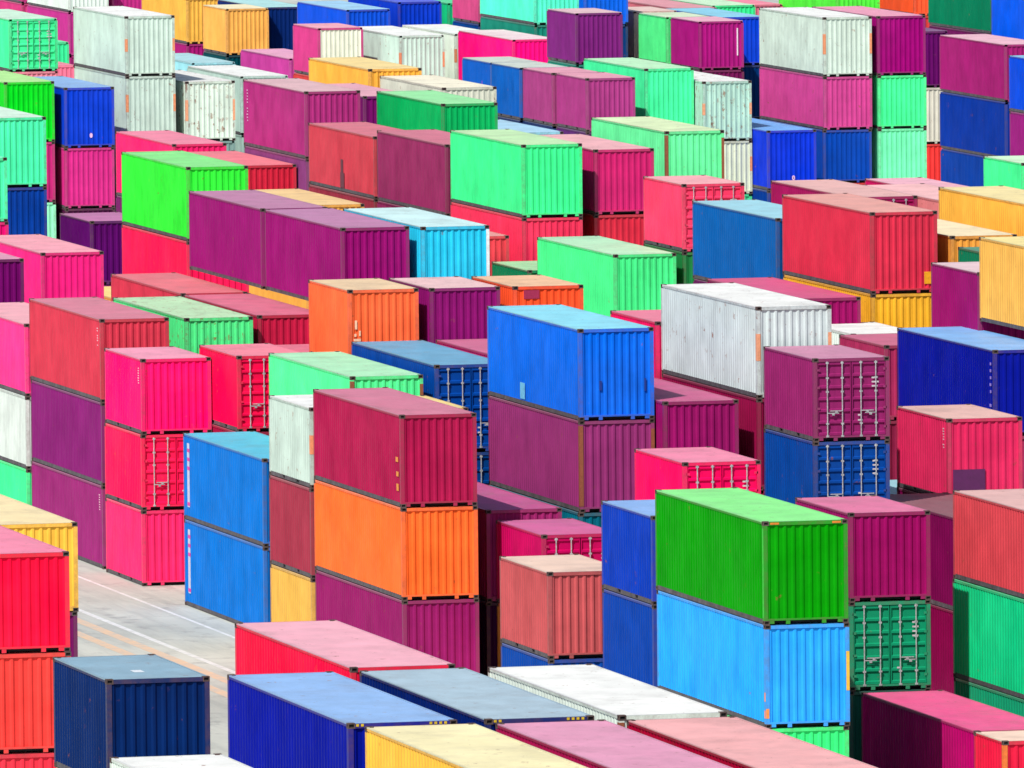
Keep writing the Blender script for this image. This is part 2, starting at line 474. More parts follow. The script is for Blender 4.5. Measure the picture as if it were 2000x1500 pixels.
# ------------------------------------------------------------------ the yard
# (size, x, y, [(base z, height, wall colour, label, options, roof colour with painted-in sky sheen), ...], [buried (base z, height, colour), ...])
STACKS = [
(40, 129.328, 633.409, [(8.383, 2.591, (67, 235, 154), "mint container with closed doors facing forward, above the lime green container's roof", 'd', (0.457, 0.686, 0.518)), (5.487, 2.896, (245, 140, 160), 'pink container glimpsed under the mint one with closed doors', '', None)], [(0, 2.591, (245, 140, 160)), (2.591, 2.896, (245, 140, 160))]),
(40, 132.287, 619.913, [(8.688, 2.896, (194, 215, 202), 'pale grey container with orange post stripes, upper of two matching pale boxes', 'op', (0.701, 0.715, 0.686)), (5.792, 2.896, (194, 215, 202), 'pale grey container directly beneath its matching twin with orange post stripes', 'op', None)], [(0, 2.896, (190, 215, 205)), (2.896, 2.896, (190, 215, 205))]),
(40, 128.455, 616.271, [(5.487, 2.896, (4, 57, 196), 'royal blue container with one pale dot, on a magenta box', 'dot', (0.147, 0.321, 0.616)), (2.591, 2.896, (201, 41, 128), 'magenta container under the royal blue one, above a dark purple roof', '', None), (0, 2.591, (80, 22, 66), 'dark plum container at the foot of the royal blue and magenta stack', '', None)], []),
(20, 109.087, 518.349, [(5.182, 2.591, (84, 6, 96), 'short dark purple container beside the lime box on red', '', (0.4, 0.079, 0.272))], [(2.591, 2.591, None)]),
(40, 125.629, 616.683, [(5.792, 2.896, (4, 206, 32), 'lime green container at the left edge, behind a mint one', '', (0.321, 0.651, 0.185)), (2.896, 2.896, (186, 35, 114), 'narrow strip of magenta container under the left edge lime one', '', None), (-0.0, 2.896, (146, 240, 191), 'sliver of pale mint container lowest in the left edge stack', '', None)], []),
(40, 107.847, 532.760, [(8.383, 2.896, (76, 245, 176), 'mint container at the left edge standing on a dark blue one', '', (0.518, 0.723, 0.582)), (5.487, 2.896, (4, 60, 156), 'dark blue container beneath the left edge mint container', '', None)], []),
(40, 103.425, 519.213, [(7.773, 2.591, (76, 240, 171), 'sliver of mint container cut off by the left edge, the nearer one', '', None), (5.182, 2.591, (220, 4, 111), 'tiny visible corner of magenta container under the cut off mint sliver', '', None)], []),
(40, 101.886, 493.421, [(5.182, 2.896, (240, 32, 126), 'hot pink container with pale roof beside the short dark purple one', '', (0.723, 0.249, 0.321))], []),
(40, 96.087, 480.330, [(5.792, 2.896, (101, 4, 91), 'dark purple container cut by the left edge before a hot pink one', '', (0.55, 0.206, 0.321))], [(0, 2.896, None), (2.896, 2.896, None)]),
(40, 123.524, 569.255, [(5.182, 2.896, (240, 32, 106), 'pink roofed container at the foot of the pale grey pair', '', (0.686, 0.147, 0.249))], [(2.591, 2.591, None)]),
(40, 122.513, 550.867, [(5.182, 2.896, (196, 32, 57), 'red container with pale pink roof right behind the lime box on red', '', (0.651, 0.111, 0.147))], [(0, 2.591, None)]),
(40, 108.671, 498.219, [(8.078, 2.896, (49, 233, 57), 'bright lime green container stacked on a red one', '', (0.147, 0.651, 0.147)), (5.182, 2.896, (240, 17, 81), 'bright red container supporting the bright lime green one', '', None)], []),
(40, 102.864, 459.173, [(8.688, 2.896, (144, 17, 108), 'plain purple container, farther of two end to end purple boxes', '', (0.373, 0.111, 0.249))], []),
(40, 102.864, 446.561, [(8.688, 2.896, (146, 13, 108), 'purple container with ribbed end, nearer of two end to end purple boxes', '', (0.373, 0.111, 0.272))], []),
(40, 118.502, 520.660, [(5.182, 2.896, (235, 171, 76), 'yellow roofed container between purple boxes and the salmon red one', '', (0.686, 0.457, 0.166)), (2.591, 2.591, (235, 165, 70), 'yellow container under the yellow roofed one beside purple boxes', '', None)], [(0, 2.591, (235, 165, 70))]),
(40, 105.629, 446.003, [(8.688, 2.896, (38, 201, 240), 'cyan container with white topped roof beside a purple one', 'wp', (0.457, 0.686, 0.686))], []),
(40, 123.302, 528.942, [(7.773, 2.591, (202, 65, 80), 'salmon red container with one dark vertical streak on its side', 'streak', (0.518, 0.079, 0.129)), (5.182, 2.591, (150, 45, 65), 'dull red container directly under the salmon red streaked one', '', None)], [(0, 2.591, (130, 40, 60)), (2.591, 2.591, (130, 40, 60))]),
(40, 123.186, 515.873, [(7.773, 2.896, (144, 44, 94), 'plum container end to end between a salmon red and a mint one', '', (0.487, 0.079, 0.147))], [(0, 2.591, (140, 40, 90)), (2.591, 2.591, (140, 40, 90)), (5.182, 2.591, (140, 40, 90))]),
(40, 123.263, 503.155, [(8.383, 2.896, (61, 243, 144), 'large mint container standing on a red one right of the plum box', '', (0.4, 0.651, 0.321)), (5.487, 2.896, (240, 52, 91), 'red container under the large mint one, only its upper part showing', '', None)], []),
(20, 121.721, 495.992, [(4.191, 2.591, (4, 116, 76), 'short dark green container with pale roof tucked behind a mint one', '', (0.272, 0.55, 0.272))], []),
(20, 120.021, 502.192, [(5.182, 2.591, (220, 65, 76), 'pink roofed container right behind the short dark green one', '', (0.651, 0.166, 0.206))], [(2.591, 2.591, None)]),
(40, 122.071, 483.742, [(5.182, 2.896, (70, 235, 136), 'mint container right of the cyan box, behind two orange ones', '', (0.346, 0.651, 0.4))], [(2.591, 2.591, None)]),
(20, 124.880, 484.170, [(8.078, 2.591, (245, 63, 104), 'coral pink short container with lock rods left of a steel blue one', 'd', (0.723, 0.296, 0.321)), (5.182, 2.896, (32, 126, 65), 'strip of dark green container under the coral pink short box', '', None)], []),
(40, 122.474, 461.221, [(7.773, 2.896, (4, 94, 171), 'steel blue container directly left of the big scarlet one', '', (0.227, 0.518, 0.616))], [(0, 2.591, None), (2.591, 2.591, None), (5.182, 2.591, None)]),
(40, 122.450, 448.154, [(8.688, 2.896, (209, 46, 73), 'big scarlet container with small orange placard on its ribbed end', 'plac', (0.616, 0.249, 0.206)), (5.792, 2.896, (240, 174, 44), 'golden yellow container beneath the big scarlet one', '', None)], []),
(40, 119.288, 446.889, [(5.792, 2.896, (146, 12, 91), 'dark magenta container with pink roof behind the long white one', '', (0.487, 0.002, 0.129))], [(0, 2.896, None)]),
(20, 122.050, 432.836, [(7.773, 2.591, (146, 17, 101), 'short purple container between the scarlet one and a tall yellow side', '', (0.616, 0.428, 0.457))], []),
(40, 122.096, 420.614, [(8.688, 2.896, (240, 181, 84), 'yellow container with its long side cut by the right edge, nearest yellow', '', (0.723, 0.602, 0.206))], []),
(40, 125.406, 448.362, [(8.078, 2.591, (240, 161, 65), 'yellow container with cream roof and partly hidden ribbed end', '', (0.723, 0.616, 0.373))], [(5.182, 2.896, None)]),
(20, 125.306, 441.002, [(7.773, 2.591, (4, 116, 81), 'small glimpse of dark green container between purple and yellow boxes', '', None)], []),
(40, 128.987, 450.572, [(8.688, 2.896, (245, 181, 70), 'farthest yellow container at the right edge, above a cream roof', '', (0.723, 0.602, 0.249))], []),
(40, 128.648, 473.201, [(7.773, 2.896, (161, 22, 91), 'maroon container with pale pink roof just behind the scarlet one', 'd', (0.616, 0.321, 0.296))], []),
(40, 131.103, 468.903, [(7.773, 2.896, (220, 126, 126), "pale pink roofed container right behind the scarlet one's far corner", '', (0.723, 0.373, 0.373))], []),
(40, 144.708, 518.306, [(5.182, 2.896, (201, 4, 91), 'magenta container with pink roof before a blue end and a mint end', '', (0.686, 0.321, 0.4))], []),
(40, 180.230, 633.953, [(5.792, 2.896, (161, 30, 111), 'purple container over two dark blue ones near the right edge', '', (0.651, 0.346, 0.428)), (2.896, 2.896, (4, 52, 154), 'upper dark blue container beneath the right edge purple one', '', None), (-0.0, 2.896, (4, 61, 156), 'lower dark blue container two below the right edge purple one', '', None)], []),
(40, 179.412, 650.245, [(5.792, 2.896, (96, 10, 96), 'thin strip of dark purple container left of the right edge purple one', '', None), (2.896, 2.896, (219, 217, 201), 'thin strip of white container left of the right edge dark blues', '', None), (-0.0, 2.896, (245, 57, 55), 'thin strip of red container left of the lower dark blue one', '', None)], []),
(40, 167.237, 575.422, [(7.773, 2.591, (4, 70, 207), 'blue container cut by the right edge, above a purple one', '', (0.147, 0.457, 0.686)), (5.182, 2.591, (146, 30, 118), 'purple container cut by the right edge, under the blue one', '', None)], [(2.591, 2.591, None)]),
(20, 152.466, 533.694, [(5.792, 2.591, (67, 243, 146), 'short mint container at the right edge before dark blue sides', '', (0.487, 0.723, 0.457))], []),
(40, 186.499, 658.601, [(8.078, 2.896, (4, 121, 84), 'dark green container at the very top, left of a blue one', 'hor', None), (5.182, 2.896, (110, 25, 90), 'purple container below the dark green one near the top right', '', None)], [(0, 2.591, (110, 25, 90)), (2.591, 2.591, (110, 25, 90))]),
(40, 186.499, 646.351, [(7.773, 2.896, (4, 91, 235), 'blue container in the top right corner beside the dark green one', '', None)], [(5.182, 2.591, None)]),
(40, 190.605, 688.464, [(7.773, 2.591, (250, 88, 44), 'orange red container at the very top beside the dark green one', '', None)], [(5.182, 2.591, None)]),
(40, 166.314, 617.271, [(8.078, 2.896, (198, 215, 202), 'off white container with orange post stripes on a mauve pink one', 'op', (0.701, 0.715, 0.686)), (5.487, 2.591, (201, 67, 141), 'mauve pink container with stained side beneath an off white one', 'grime', None), (2.896, 2.591, (4, 67, 168), 'blue container lowest under the mauve pink and off white ones', '', None)], [(0, 2.896, None)]),
(40, 162.166, 612.382, [(2.896, 2.896, (4, 49, 204), 'bright blue container with one pale dot, left of the mauve pink stack', 'dot', (0.05, 0.272, 0.686)), (0, 2.896, (0, 50, 140), 'darker blue container under the bright blue one with a pale dot', '', None)], []),
(40, 169.076, 617.321, [(8.078, 2.896, (151, 6, 111), 'deep magenta container on top of two mint ones', '', (0.651, 0.227, 0.346)), (5.487, 2.591, (67, 245, 148), 'upper of two mint containers beneath the deep magenta one', '', None), (2.591, 2.896, (116, 245, 178), 'lower paler mint container two below the deep magenta one', '', None)], [(0, 2.591, None)]),
(20, 174.633, 687.292, [(5.792, 2.591, (240, 196, 181), 'sliver of pale pink container end to end behind a narrow mint one', '', (0.651, 0.457, 0.4))], [(2.896, 2.896, None)]),
(20, 174.477, 679.557, [(5.792, 2.591, (86, 243, 141), 'short mint container end to end behind a short purple one', '', (0.518, 0.651, 0.428))], [(2.896, 2.896, None)]),
(20, 174.668, 673.469, [(5.792, 2.591, (166, 22, 121), 'short purple container with white vertical stripe near its right corner', 'wst', (0.651, 0.296, 0.4)), (2.896, 2.896, (110, 20, 80), 'dark plum container under the short purple one with white stripe', '', None)], [(0, 2.896, (110, 20, 80))]),
(40, 177.621, 690.313, [(5.792, 2.591, (206, 106, 121), 'pink roofed container behind the short mint and purple pair', '', (0.582, 0.206, 0.249))], []),
(40, 180.403, 692.611, [(5.792, 2.591, (55, 235, 146), 'mint container behind a pale blue roof, left of the off white one', '', (0.457, 0.686, 0.457))], []),
(40, 177.123, 678.091, [(5.792, 2.591, (4, 65, 210), 'blue container squeezed between short purple and off white boxes', '', (0.147, 0.487, 0.651)), (2.896, 2.896, (0, 50, 110), 'dark blue container below the squeezed blue one, above a dark gap', '', None)], [(0, 2.896, (0, 50, 110))]),
(20, 159.957, 641.289, [(7.773, 2.591, (124, 35, 121), 'short dusky purple container right of a hot pink one, far row', '', (0.582, 0.373, 0.4)), (5.182, 2.591, (4, 136, 116), 'teal container below the short dusky purple one', '', None)], []),
(40, 162.165, 663.732, [(5.182, 2.896, (250, 6, 124), 'hot pink container with white topped roof left of the dusky purple', '', (0.686, 0.518, 0.55))], [(2.591, 2.591, None)]),
(40, 162.578, 678.394, [(5.182, 2.591, (220, 230, 215), 'sliver of white container with rusty post behind the far hot pink', 'op', (0.701, 0.715, 0.686))], [(2.591, 2.591, None)]),
(40, 157.803, 670.852, [(5.182, 2.896, (192, 217, 204), 'pale white container with rusty corner posts behind the yellow roof', 'op', (0.701, 0.715, 0.686))], [(2.591, 2.591, None)]),
(20, 154.305, 674.705, [(5.792, 2.591, (201, 57, 128), 'short mauve container with cream end wall and pink roof', 'crend', (0.686, 0.272, 0.346))], [(0, 2.896, None), (2.896, 2.896, None)]),
(40, 157.712, 696.680, [(2.896, 2.896, (194, 63, 151), 'low mauve container lying in front of an amber yellow one', '', (0.651, 0.272, 0.4))], [(0, 2.896, None)]),
(20, 158.242, 714.815, [(5.182, 2.591, (245, 176, 84), 'amber yellow container with cream roof in the far left row', '', (0.723, 0.651, 0.4)), (2.591, 2.591, (0, 70, 80), 'dark teal container under the amber yellow one with cream roof', '', None)], [(0, 2.591, (0, 70, 80))]),
(40, 159.210, 729.517, [(5.182, 2.591, (235, 176, 73), 'amber yellow container behind the other amber one, reaching the top edge', '', None), (2.591, 2.591, (161, 22, 111), 'magenta container below the taller amber yellow one', '', None)], []),
(40, 153.110, 700.364, [(2.896, 2.591, (146, 210, 220), 'pale blue roofed container between white roofs and amber boxes', '', (0.296, 0.55, 0.582))], []),
(20, 153.477, 632.939, [(5.792, 2.591, (4, 91, 191), 'short blue container with purple scrawl, farthest of four end to end', 'graf', (0.457, 0.518, 0.457))], [(2.896, 2.896, (40, 60, 110))]),
(20, 153.477, 626.849, [(5.792, 2.591, (4, 91, 181), 'short blue container between its blue twin and a mauve one', '', (0.457, 0.518, 0.457))], [(2.896, 2.896, (40, 60, 110))]),
(20, 153.641, 620.761, [(5.792, 2.591, (161, 61, 124), 'short mauve container next to the short blue one', '', (0.616, 0.227, 0.321))], [(2.896, 2.896, (40, 60, 110))]),
(20, 153.775, 614.673, [(5.792, 2.591, (161, 55, 124), 'short mauve container nearest of four end to end, beside mint', '', (0.616, 0.227, 0.321)), (2.896, 2.896, (90, 40, 110), 'dark violet strip under the nearest short mauve one beside mint', '', None)], [(0, 2.896, (90, 40, 110))]),
(40, 133.708, 574.515, [(8.078, 2.896, (245, 176, 67), 'yellow container with cream roof end to end behind a cream one', 'leafdot', (0.723, 0.55, 0.185))], []),
(40, 134.178, 562.293, [(7.773, 2.896, (209, 213, 196), 'cream white container with rusty posts behind a dark green one', 'op', (0.723, 0.686, 0.518))], []),
(40, 129.405, 542.343, [(8.078, 2.896, (6, 174, 91), 'emerald green container with pale green roof behind the plum one', '', (0.206, 0.651, 0.249))], []),
(40, 125.027, 549.202, [(8.383, 2.896, (168, 44, 118), 'large violet pink container with white marks at its far corner', 'idl', (0.55, 0.321, 0.346)), (5.487, 2.896, (130, 62, 118), 'dusky mauve container in shade directly under the large violet pink one', '', None)], [(0, 2.591, (110, 60, 110)), (2.591, 2.896, (110, 60, 110))]),
(40, 130.622, 562.422, [(7.773, 2.591, (116, 12, 101), 'dark violet container with pink roof right of the violet pink one', '', (0.616, 0.272, 0.346))], []),
(40, 140.243, 630.331, [(5.182, 2.896, (186, 215, 204), 'white roofed container end to end behind the large violet pink one', '', (0.701, 0.715, 0.686))], [(2.591, 2.591, (160, 190, 180))]),
(40, 141.163, 578.308, [(5.182, 2.591, (136, 201, 220), 'pale blue roofed container below the four end to end short boxes', '', (0.272, 0.518, 0.686))], []),
(40, 126.409, 504.089, [(8.383, 2.591, (201, 35, 108), 'raspberry container on a rusty red one, right of the large mint', '', (0.686, 0.321, 0.346)), (5.792, 2.591, (210, 44, 67), 'rusty red container beneath the raspberry one', '', None)], []),
(40, 131.045, 510.719, [(8.383, 2.896, (106, 245, 161), 'pale mint container with rusty brown posts and cream roof', 'rp', (0.55, 0.686, 0.373))], [(5.487, 2.896, None)]),
(40, 157.232, 616.649, [(5.792, 2.896, (70, 243, 161), 'mint container with small red mark high on its side', 'redmark', (0.373, 0.686, 0.4))], [(0, 2.896, None), (2.896, 2.896, None)]),
(40, 159.711, 615.201, [(5.182, 2.896, (171, 209, 194), 'pale aqua container with rust spots and rusty posts', 'rust op', (0.701, 0.715, 0.686)), (2.591, 2.591, (204, 213, 188), 'cream container beneath the pale aqua rust spotted one', 'op', None)], [(0, 2.591, None)]),
(40, 135.170, 619.813, [(5.487, 2.896, (207, 223, 209), 'white container with rust spotted end left of the violet pink one', 'rust op', (0.701, 0.715, 0.686))], [(2.591, 2.896, (120, 150, 145))]),
(40, 94.007, 445.346, [(5.792, 2.896, (201, 55, 76), 'brick red container on top of two purple ones', 'idr', (0.518, 0.111, 0.185)), (2.896, 2.896, (128, 27, 108), 'upper purple container beneath the brick red one', '', None), (-0.0, 2.896, (148, 39, 112), 'lower purple container standing on the ground under brick red stack', 'idr', None)], []),
(40, 93.867, 457.568, [(5.182, 2.591, (250, 55, 138), 'hot pink container at the left edge on a white one', '', (0.686, 0.296, 0.346)), (2.591, 2.591, (207, 217, 211), 'white container between hot pink and mint at the left edge', '', None), (0.0, 2.591, (63, 243, 146), 'mint container at the bottom of the left edge stack', '', None)], []),
(20, 93.885, 438.174, [(5.182, 2.591, (243, 6, 108), 'short hot pink container topping two short pink ones', 'idr', (0.686, 0.227, 0.346)), (2.591, 2.591, (247, 17, 84), 'short red pink container with doors in the middle of its stack', 'd', None), (0.0, 2.591, (247, 41, 108), 'short pink container standing on the ground, bottom of its stack', '', None)], []),
(20, 96.365, 434.106, [(5.487, 2.591, (240, 4, 73), 'short red container with white lock rods right of hot pink', 'd', (0.686, 0.147, 0.227)), (2.591, 2.896, (150, 20, 60), 'dark red container under the short red one with lock rods', '', None)], [(0, 2.591, (150, 20, 60))]),
(40, 97.900, 449.320, [(5.487, 2.896, (81, 235, 138), 'mint container with rust stained end and pale roof, right of brick red', 'rust', (0.373, 0.616, 0.346))], []),
(40, 100.666, 462.710, [(5.487, 2.896, (209, 55, 78), 'red container with pink roof below the bright red and purple sides', '', (0.616, 0.079, 0.111))], []),
(40, 100.594, 449.837, [(5.487, 2.896, (192, 27, 67), 'red container with pink roof and ribbed end left of orange', '', (0.55, 0.064, 0.147))], []),
(40, 106.216, 496.076, [(2.896, 2.896, (240, 176, 81), "sliver of yellow container behind the brick red one's roof", '', (0.723, 0.537, 0.147))], []),
(20, 99.720, 431.897, [(7.773, 2.591, (250, 104, 57), 'short orange container with chalky marks on its end', 'chalk', (0.651, 0.457, 0.249))], []),
(20, 102.537, 431.759, [(7.773, 2.591, (136, 19, 108), 'short purple container between two orange ones', '', (0.651, 0.4, 0.4))], []),
(20, 105.371, 431.552, [(7.773, 2.591, (250, 84, 41), 'short orange container with dark patch on its upper end', 'patch2', (0.686, 0.4, 0.206))], []),
(40, 99.595, 418.740, [(5.792, 2.896, (4, 67, 156), 'dark blue container with doors and white lock rods left of bright blue', 'd', (0.05, 0.272, 0.457)), (2.896, 2.896, (0, 60, 130), 'dark blue container strip below the dark blue doors', 'd', None)], [(0, 2.896, (0, 55, 120))]),
(40, 102.478, 418.675, [(5.792, 2.896, (186, 38, 106), 'pink roofed container squeezed behind dark blue and bright blue', '', (0.457, 0.05, 0.166))], []),
(20, 99.545, 437.673, [(5.182, 2.591, (230, 55, 91), 'pink roof sliver below the short orange container with chalky marks', '', (0.616, 0.079, 0.147))], []),
(40, 96.748, 418.728, [(5.487, 2.896, (84, 240, 148), 'mint container with brown post behind the crimson one', 'rp', (0.296, 0.651, 0.373))], []),
(20, 96.604, 411.879, [(5.182, 2.591, (240, 176, 76), 'sliver of yellow roofed container right behind the crimson one', '', (0.686, 0.518, 0.147))], []),
(20, 93.266, 409.559, [(5.487, 2.591, (186, 206, 196), 'short grey white container with rusty post, top of a three high stack', 'op', (0.701, 0.715, 0.686)), (2.591, 2.896, (156, 50, 71), 'short brownish red container under the grey white one', '', None), (-0.0, 2.591, (220, 171, 78), 'short mustard container under the brownish red one', '', None)], []),
(40, 93.345, 397.274, [(5.792, 2.896, (166, 22, 73), 'crimson container on top of an orange one', 'yk', (0.487, 0.095, 0.185)), (2.896, 2.896, (250, 108, 44), 'orange container between crimson above and purple below', '', None), (-0.0, 2.896, (141, 25, 96), 'purple container under the orange one', '', None)], []),
(40, 93.697, 418.411, [(2.896, 2.896, (4, 111, 201), 'azure blue container with white vertical bar, upper of two', 'wbar', (0.002, 0.373, 0.582)), (0.0, 2.896, (4, 111, 201), 'azure blue container with white vertical bar, lower one on the ground', 'wbar', None)], []),
(40, 99.934, 400.765, [(8.078, 2.896, (4, 104, 227), 'bright blue container with pale cyan roof on a mauve one', 'pal', (0.147, 0.55, 0.686)), (5.182, 2.896, (144, 50, 112), 'mauve container with rust streaked post beneath the bright blue one', 'rp', None), (2.591, 2.591, (4, 108, 131), 'teal container glimpsed beneath the mauve one', '', None)], []),
(40, 96.526, 399.208, [(2.591, 2.896, (156, 38, 106), 'low purple container with mauve roof on the ground behind doors', '', (0.4, 0.002, 0.147)), (0, 2.591, (62, 16, 62), 'very dark purple container in the gap right of orange and purple', '', None)], []),
(20, 96.812, 392.965, [(2.591, 2.591, (186, 4, 88), 'short magenta container with doors behind a salmon one', 'd', (0.487, 0.036, 0.206)), (0.0, 2.591, (230, 161, 67), 'strip of yellow container below the short magenta one', '', None)], []),
(20, 92.853, 376.273, [(2.896, 2.591, (188, 82, 86), 'short salmon container with cream roof on a blue one', '', (0.651, 0.457, 0.346)), (0.0, 2.896, (4, 67, 158), 'blue container glimpsed under the short salmon one', '', None)], []),
(20, 93.863, 367.757, [(5.182, 2.591, (4, 57, 176), 'upper short dark blue container left of the green one', '', (0.147, 0.321, 0.651)), (2.591, 2.591, (4, 63, 161), 'lower short dark blue container left of the sky blue one', '', None)], [(0, 2.591, None)]),
(40, 93.502, 353.813, [(5.792, 2.896, (6, 146, 4), 'leaf green container on top of a sky blue one', 'gp', (0.147, 0.686, 0.147)), (2.896, 2.896, (38, 161, 250), 'sky blue container under the leaf green one', 'op2', None), (-0.0, 2.896, (57, 235, 126), 'mint container corner showing under the sky blue one', '', None)], []),
(20, 99.767, 386.979, [(5.182, 2.591, (245, 4, 94), 'short hot pink container with doors, left of purple doors', 'd', (0.686, 0.147, 0.272))], [(2.591, 2.591, None)]),
(40, 105.564, 400.020, [(8.688, 2.896, (196, 210, 210), 'long white container with orange strip on its near post', 'op', (0.701, 0.715, 0.686)), (5.792, 2.896, (146, 17, 70), 'dark maroon container beneath the long white one', '', None)], [(2.896, 2.896, None)]),
(40, 102.463, 399.841, [(5.792, 2.896, (146, 17, 96), 'plum container with pink roof in the gap beside bright blue', '', (0.4, 0.002, 0.129))], [(2.896, 2.896, None)]),
(20, 105.390, 412.242, [(7.773, 2.591, (235, 12, 94), 'short red container between bright blue and long white ones', '', (0.651, 0.111, 0.206))], []),
(20, 119.900, 441.391, [(5.182, 2.591, (220, 233, 223), 'white roofed container behind the purple one with doors', '', (0.701, 0.715, 0.686))], [(0, 2.591, None), (2.591, 2.591, None)]),
(20, 119.400, 435.291, [(5.182, 2.591, (166, 44, 88), 'short dull red container with mauve roof behind purple doors', '', (0.428, 0.05, 0.147)), (2.591, 2.591, (130, 32, 66), 'dark red container under the short dull red one left of navy blue', '', None)], [(0, 2.591, (120, 30, 60))]),
(20, 105.639, 393.560, [(7.773, 2.591, (144, 37, 101), 'short plum purple container with doors and four white lock rods', 'd', (0.457, 0.147, 0.272)), (5.182, 2.591, (4, 67, 151), 'short blue container with doors under the plum purple one', 'd', None)], [(0, 2.591, None), (2.591, 2.591, None)]),
(40, 119.795, 423.041, [(5.487, 2.896, (4, 19, 146), 'deep navy blue container with pale blue roof at the right edge', 'navyid', (0.095, 0.321, 0.686)), (2.591, 2.896, (150, 40, 80), 'thin dull red strip between plum purple doors and raspberry box', '', None)], [(0, 2.591, (150, 40, 80))]),
(20, 111.039, 397.493, [(5.487, 2.591, (220, 41, 94), "short raspberry red container with dark patch at its end's lower corner", 'patch idr', (0.616, 0.346, 0.296)), (2.896, 2.591, (116, 4, 73), 'dark plum container below the raspberry red one', '', None)], []),
(20, 111.032, 404.337, [(2.591, 2.591, (19, 70, 111), 'short slate blue container with pale roof behind the raspberry one', '', (0.206, 0.457, 0.518))], []),
(20, 99.481, 366.812, [(5.182, 2.591, (151, 12, 94), 'short dark magenta container behind the leaf green one', '', (0.582, 0.079, 0.227)), (2.591, 2.591, (17, 146, 104), 'short teal green container with doors beneath the dark magenta one', 'd', None), (0, 2.591, (30, 95, 85), 'dark teal container in shade just below the teal doors', '', None)], []),
(40, 103.536, 357.926, [(5.487, 2.591, (207, 69, 78), 'salmon red container at the right edge over a jade one', '', (0.582, 0.321, 0.296)), (2.591, 2.896, (17, 206, 134), 'jade green container at the right edge under salmon red', '', None), (0, 2.591, (25, 160, 115), 'strip of jade container beneath the right edge jade one', '', None)], []),
(40, 99.688, 354.207, [(0.0, 2.591, (181, 4, 101), 'low magenta container on the ground in the bottom right', '', (0.686, 0.002, 0.185))], []),
(10, 99.667, 351.158, [(0.0, 2.591, (220, 26, 63), 'very short red container with orange post in the bottom right corner', 'op3', (0.723, 0.518, 0.4))], []),
(40, 66.578, 331.074, [(7.773, 2.591, (250, 10, 59), 'vivid red container at the left edge on an orange red one', '', (0.723, 0.147, 0.272)), (5.182, 2.591, (240, 63, 57), 'orange red container under the vivid red one at the left edge', '', None), (2.591, 2.591, (230, 45, 66), 'red container barely showing at the bottom of the left edge red stack', '', None)], [(0, 2.591, (230, 50, 70))]),
(40, 75.229, 371.462, [(5.182, 2.591, (245, 184, 67), 'yellow container behind the vivid red one at the left edge', '', (0.723, 0.582, 0.296)), (2.591, 2.591, (106, 17, 86), 'strip of dark purple container beneath the left edge yellow one', '', None)], [(0, 2.591, None)]),
(20, 62.524, 295.929, [(7.773, 2.591, (4, 37, 94), 'short navy container with worn blue grey roof in the bottom left', 'worn', (0.147, 0.296, 0.4))], [(5.182, 2.591, None)]),
(40, 58.174, 262.981, [(7.773, 2.896, (220, 233, 223), 'white roofed container just showing at the bottom edge before navy', '', (0.701, 0.715, 0.686))], []),
(40, 67.068, 290.514, [(8.078, 2.896, (245, 12, 65), 'red container with pink roof behind three blue and white roofs', '', (0.686, 0.296, 0.373))], [(5.182, 2.896, None)]),
(40, 64.008, 277.657, [(8.078, 2.896, (4, 19, 146), 'navy blue container with light blue roof in the bottom foreground', 'yk2', (0.166, 0.346, 0.651))], []),
(40, 67.084, 277.566, [(8.078, 2.896, (4, 32, 106), 'dark blue container with slate blue roof left of the white roof', 'yk2', (0.272, 0.4, 0.487))], []),
(40, 70.032, 277.451, [(8.078, 2.896, (220, 235, 223), 'white roofed container with rusty edges beside the sky blue stack', 'rp', (0.701, 0.715, 0.686))], []),
(40, 64.216, 264.731, [(8.078, 2.896, (243, 184, 67), 'yellow container with cream roof at the bottom edge', '', (0.723, 0.651, 0.346))], []),
(40, 67.086, 264.533, [(8.078, 2.896, (166, 19, 81), 'maroon container with mauve roof between yellow and salmon roofs', '', (0.582, 0.206, 0.346))], []),
(40, 69.947, 264.332, [(8.078, 2.896, (166, 4, 49), 'dark red container with salmon pink roof at the bottom edge', '', (0.686, 0.296, 0.296))], []),
(40, 160.329, 767.548, [(5.487, 2.591, (210, 223, 215), 'white container at the very top above a magenta one, far left', '', None), (2.896, 2.591, (184, 46, 134), 'magenta container under the white one at the very top left', '', None)], [(0, 2.896, (160, 40, 110))]),
(40, 161.797, 788.458, [(5.182, 2.591, (196, 44, 131), 'strip of magenta container at the top edge beside blue, far left', '', None), (2.591, 2.591, (200, 55, 120), 'magenta scrap under the magenta strip at the top left edge', '', None)], [(0, 2.591, None)]),
(40, 163.528, 770.049, [(5.182, 2.591, (186, 41, 126), "scrap of magenta container above the pale grey pair's roof", '', None)], [(0, 2.591, None), (2.591, 2.591, None)]),
(40, 151.119, 735.235, [(2.591, 2.591, (55, 220, 146), 'tiny mint patch between the mint doors and the pale grey pair', '', None)], []),
(40, 145.638, 707.141, [(2.591, 2.591, (240, 116, 146), 'small pink roof patch right of the mint doors', '', (0.651, 0.147, 0.227))], []),
(40, 160.697, 715.827, [(5.182, 2.591, (4, 38, 106), 'dark navy container with pale cyan roof right of the amber one', '', (0.296, 0.582, 0.582))], []),
(40, 160.918, 696.544, [(5.487, 2.896, (4, 78, 210), 'blue container with pale roof at the top behind the mauve one', '', (0.227, 0.487, 0.686))], []),
(40, 164.104, 697.788, [(5.792, 2.896, (4, 57, 196), 'blue container at the top edge behind the pale white one', '', None)], []),
(40, 167.927, 702.330, [(5.487, 2.896, (19, 196, 126), 'thin mint strip between blue and dusty rose at the top', '', None)], []),
(20, 166.402, 688.783, [(7.773, 2.591, (204, 73, 128), 'short dusty rose container cut by the top edge', '', None), (5.182, 2.591, (4, 65, 136), 'blue container glimpsed under the short dusty rose one', '', None)], []),
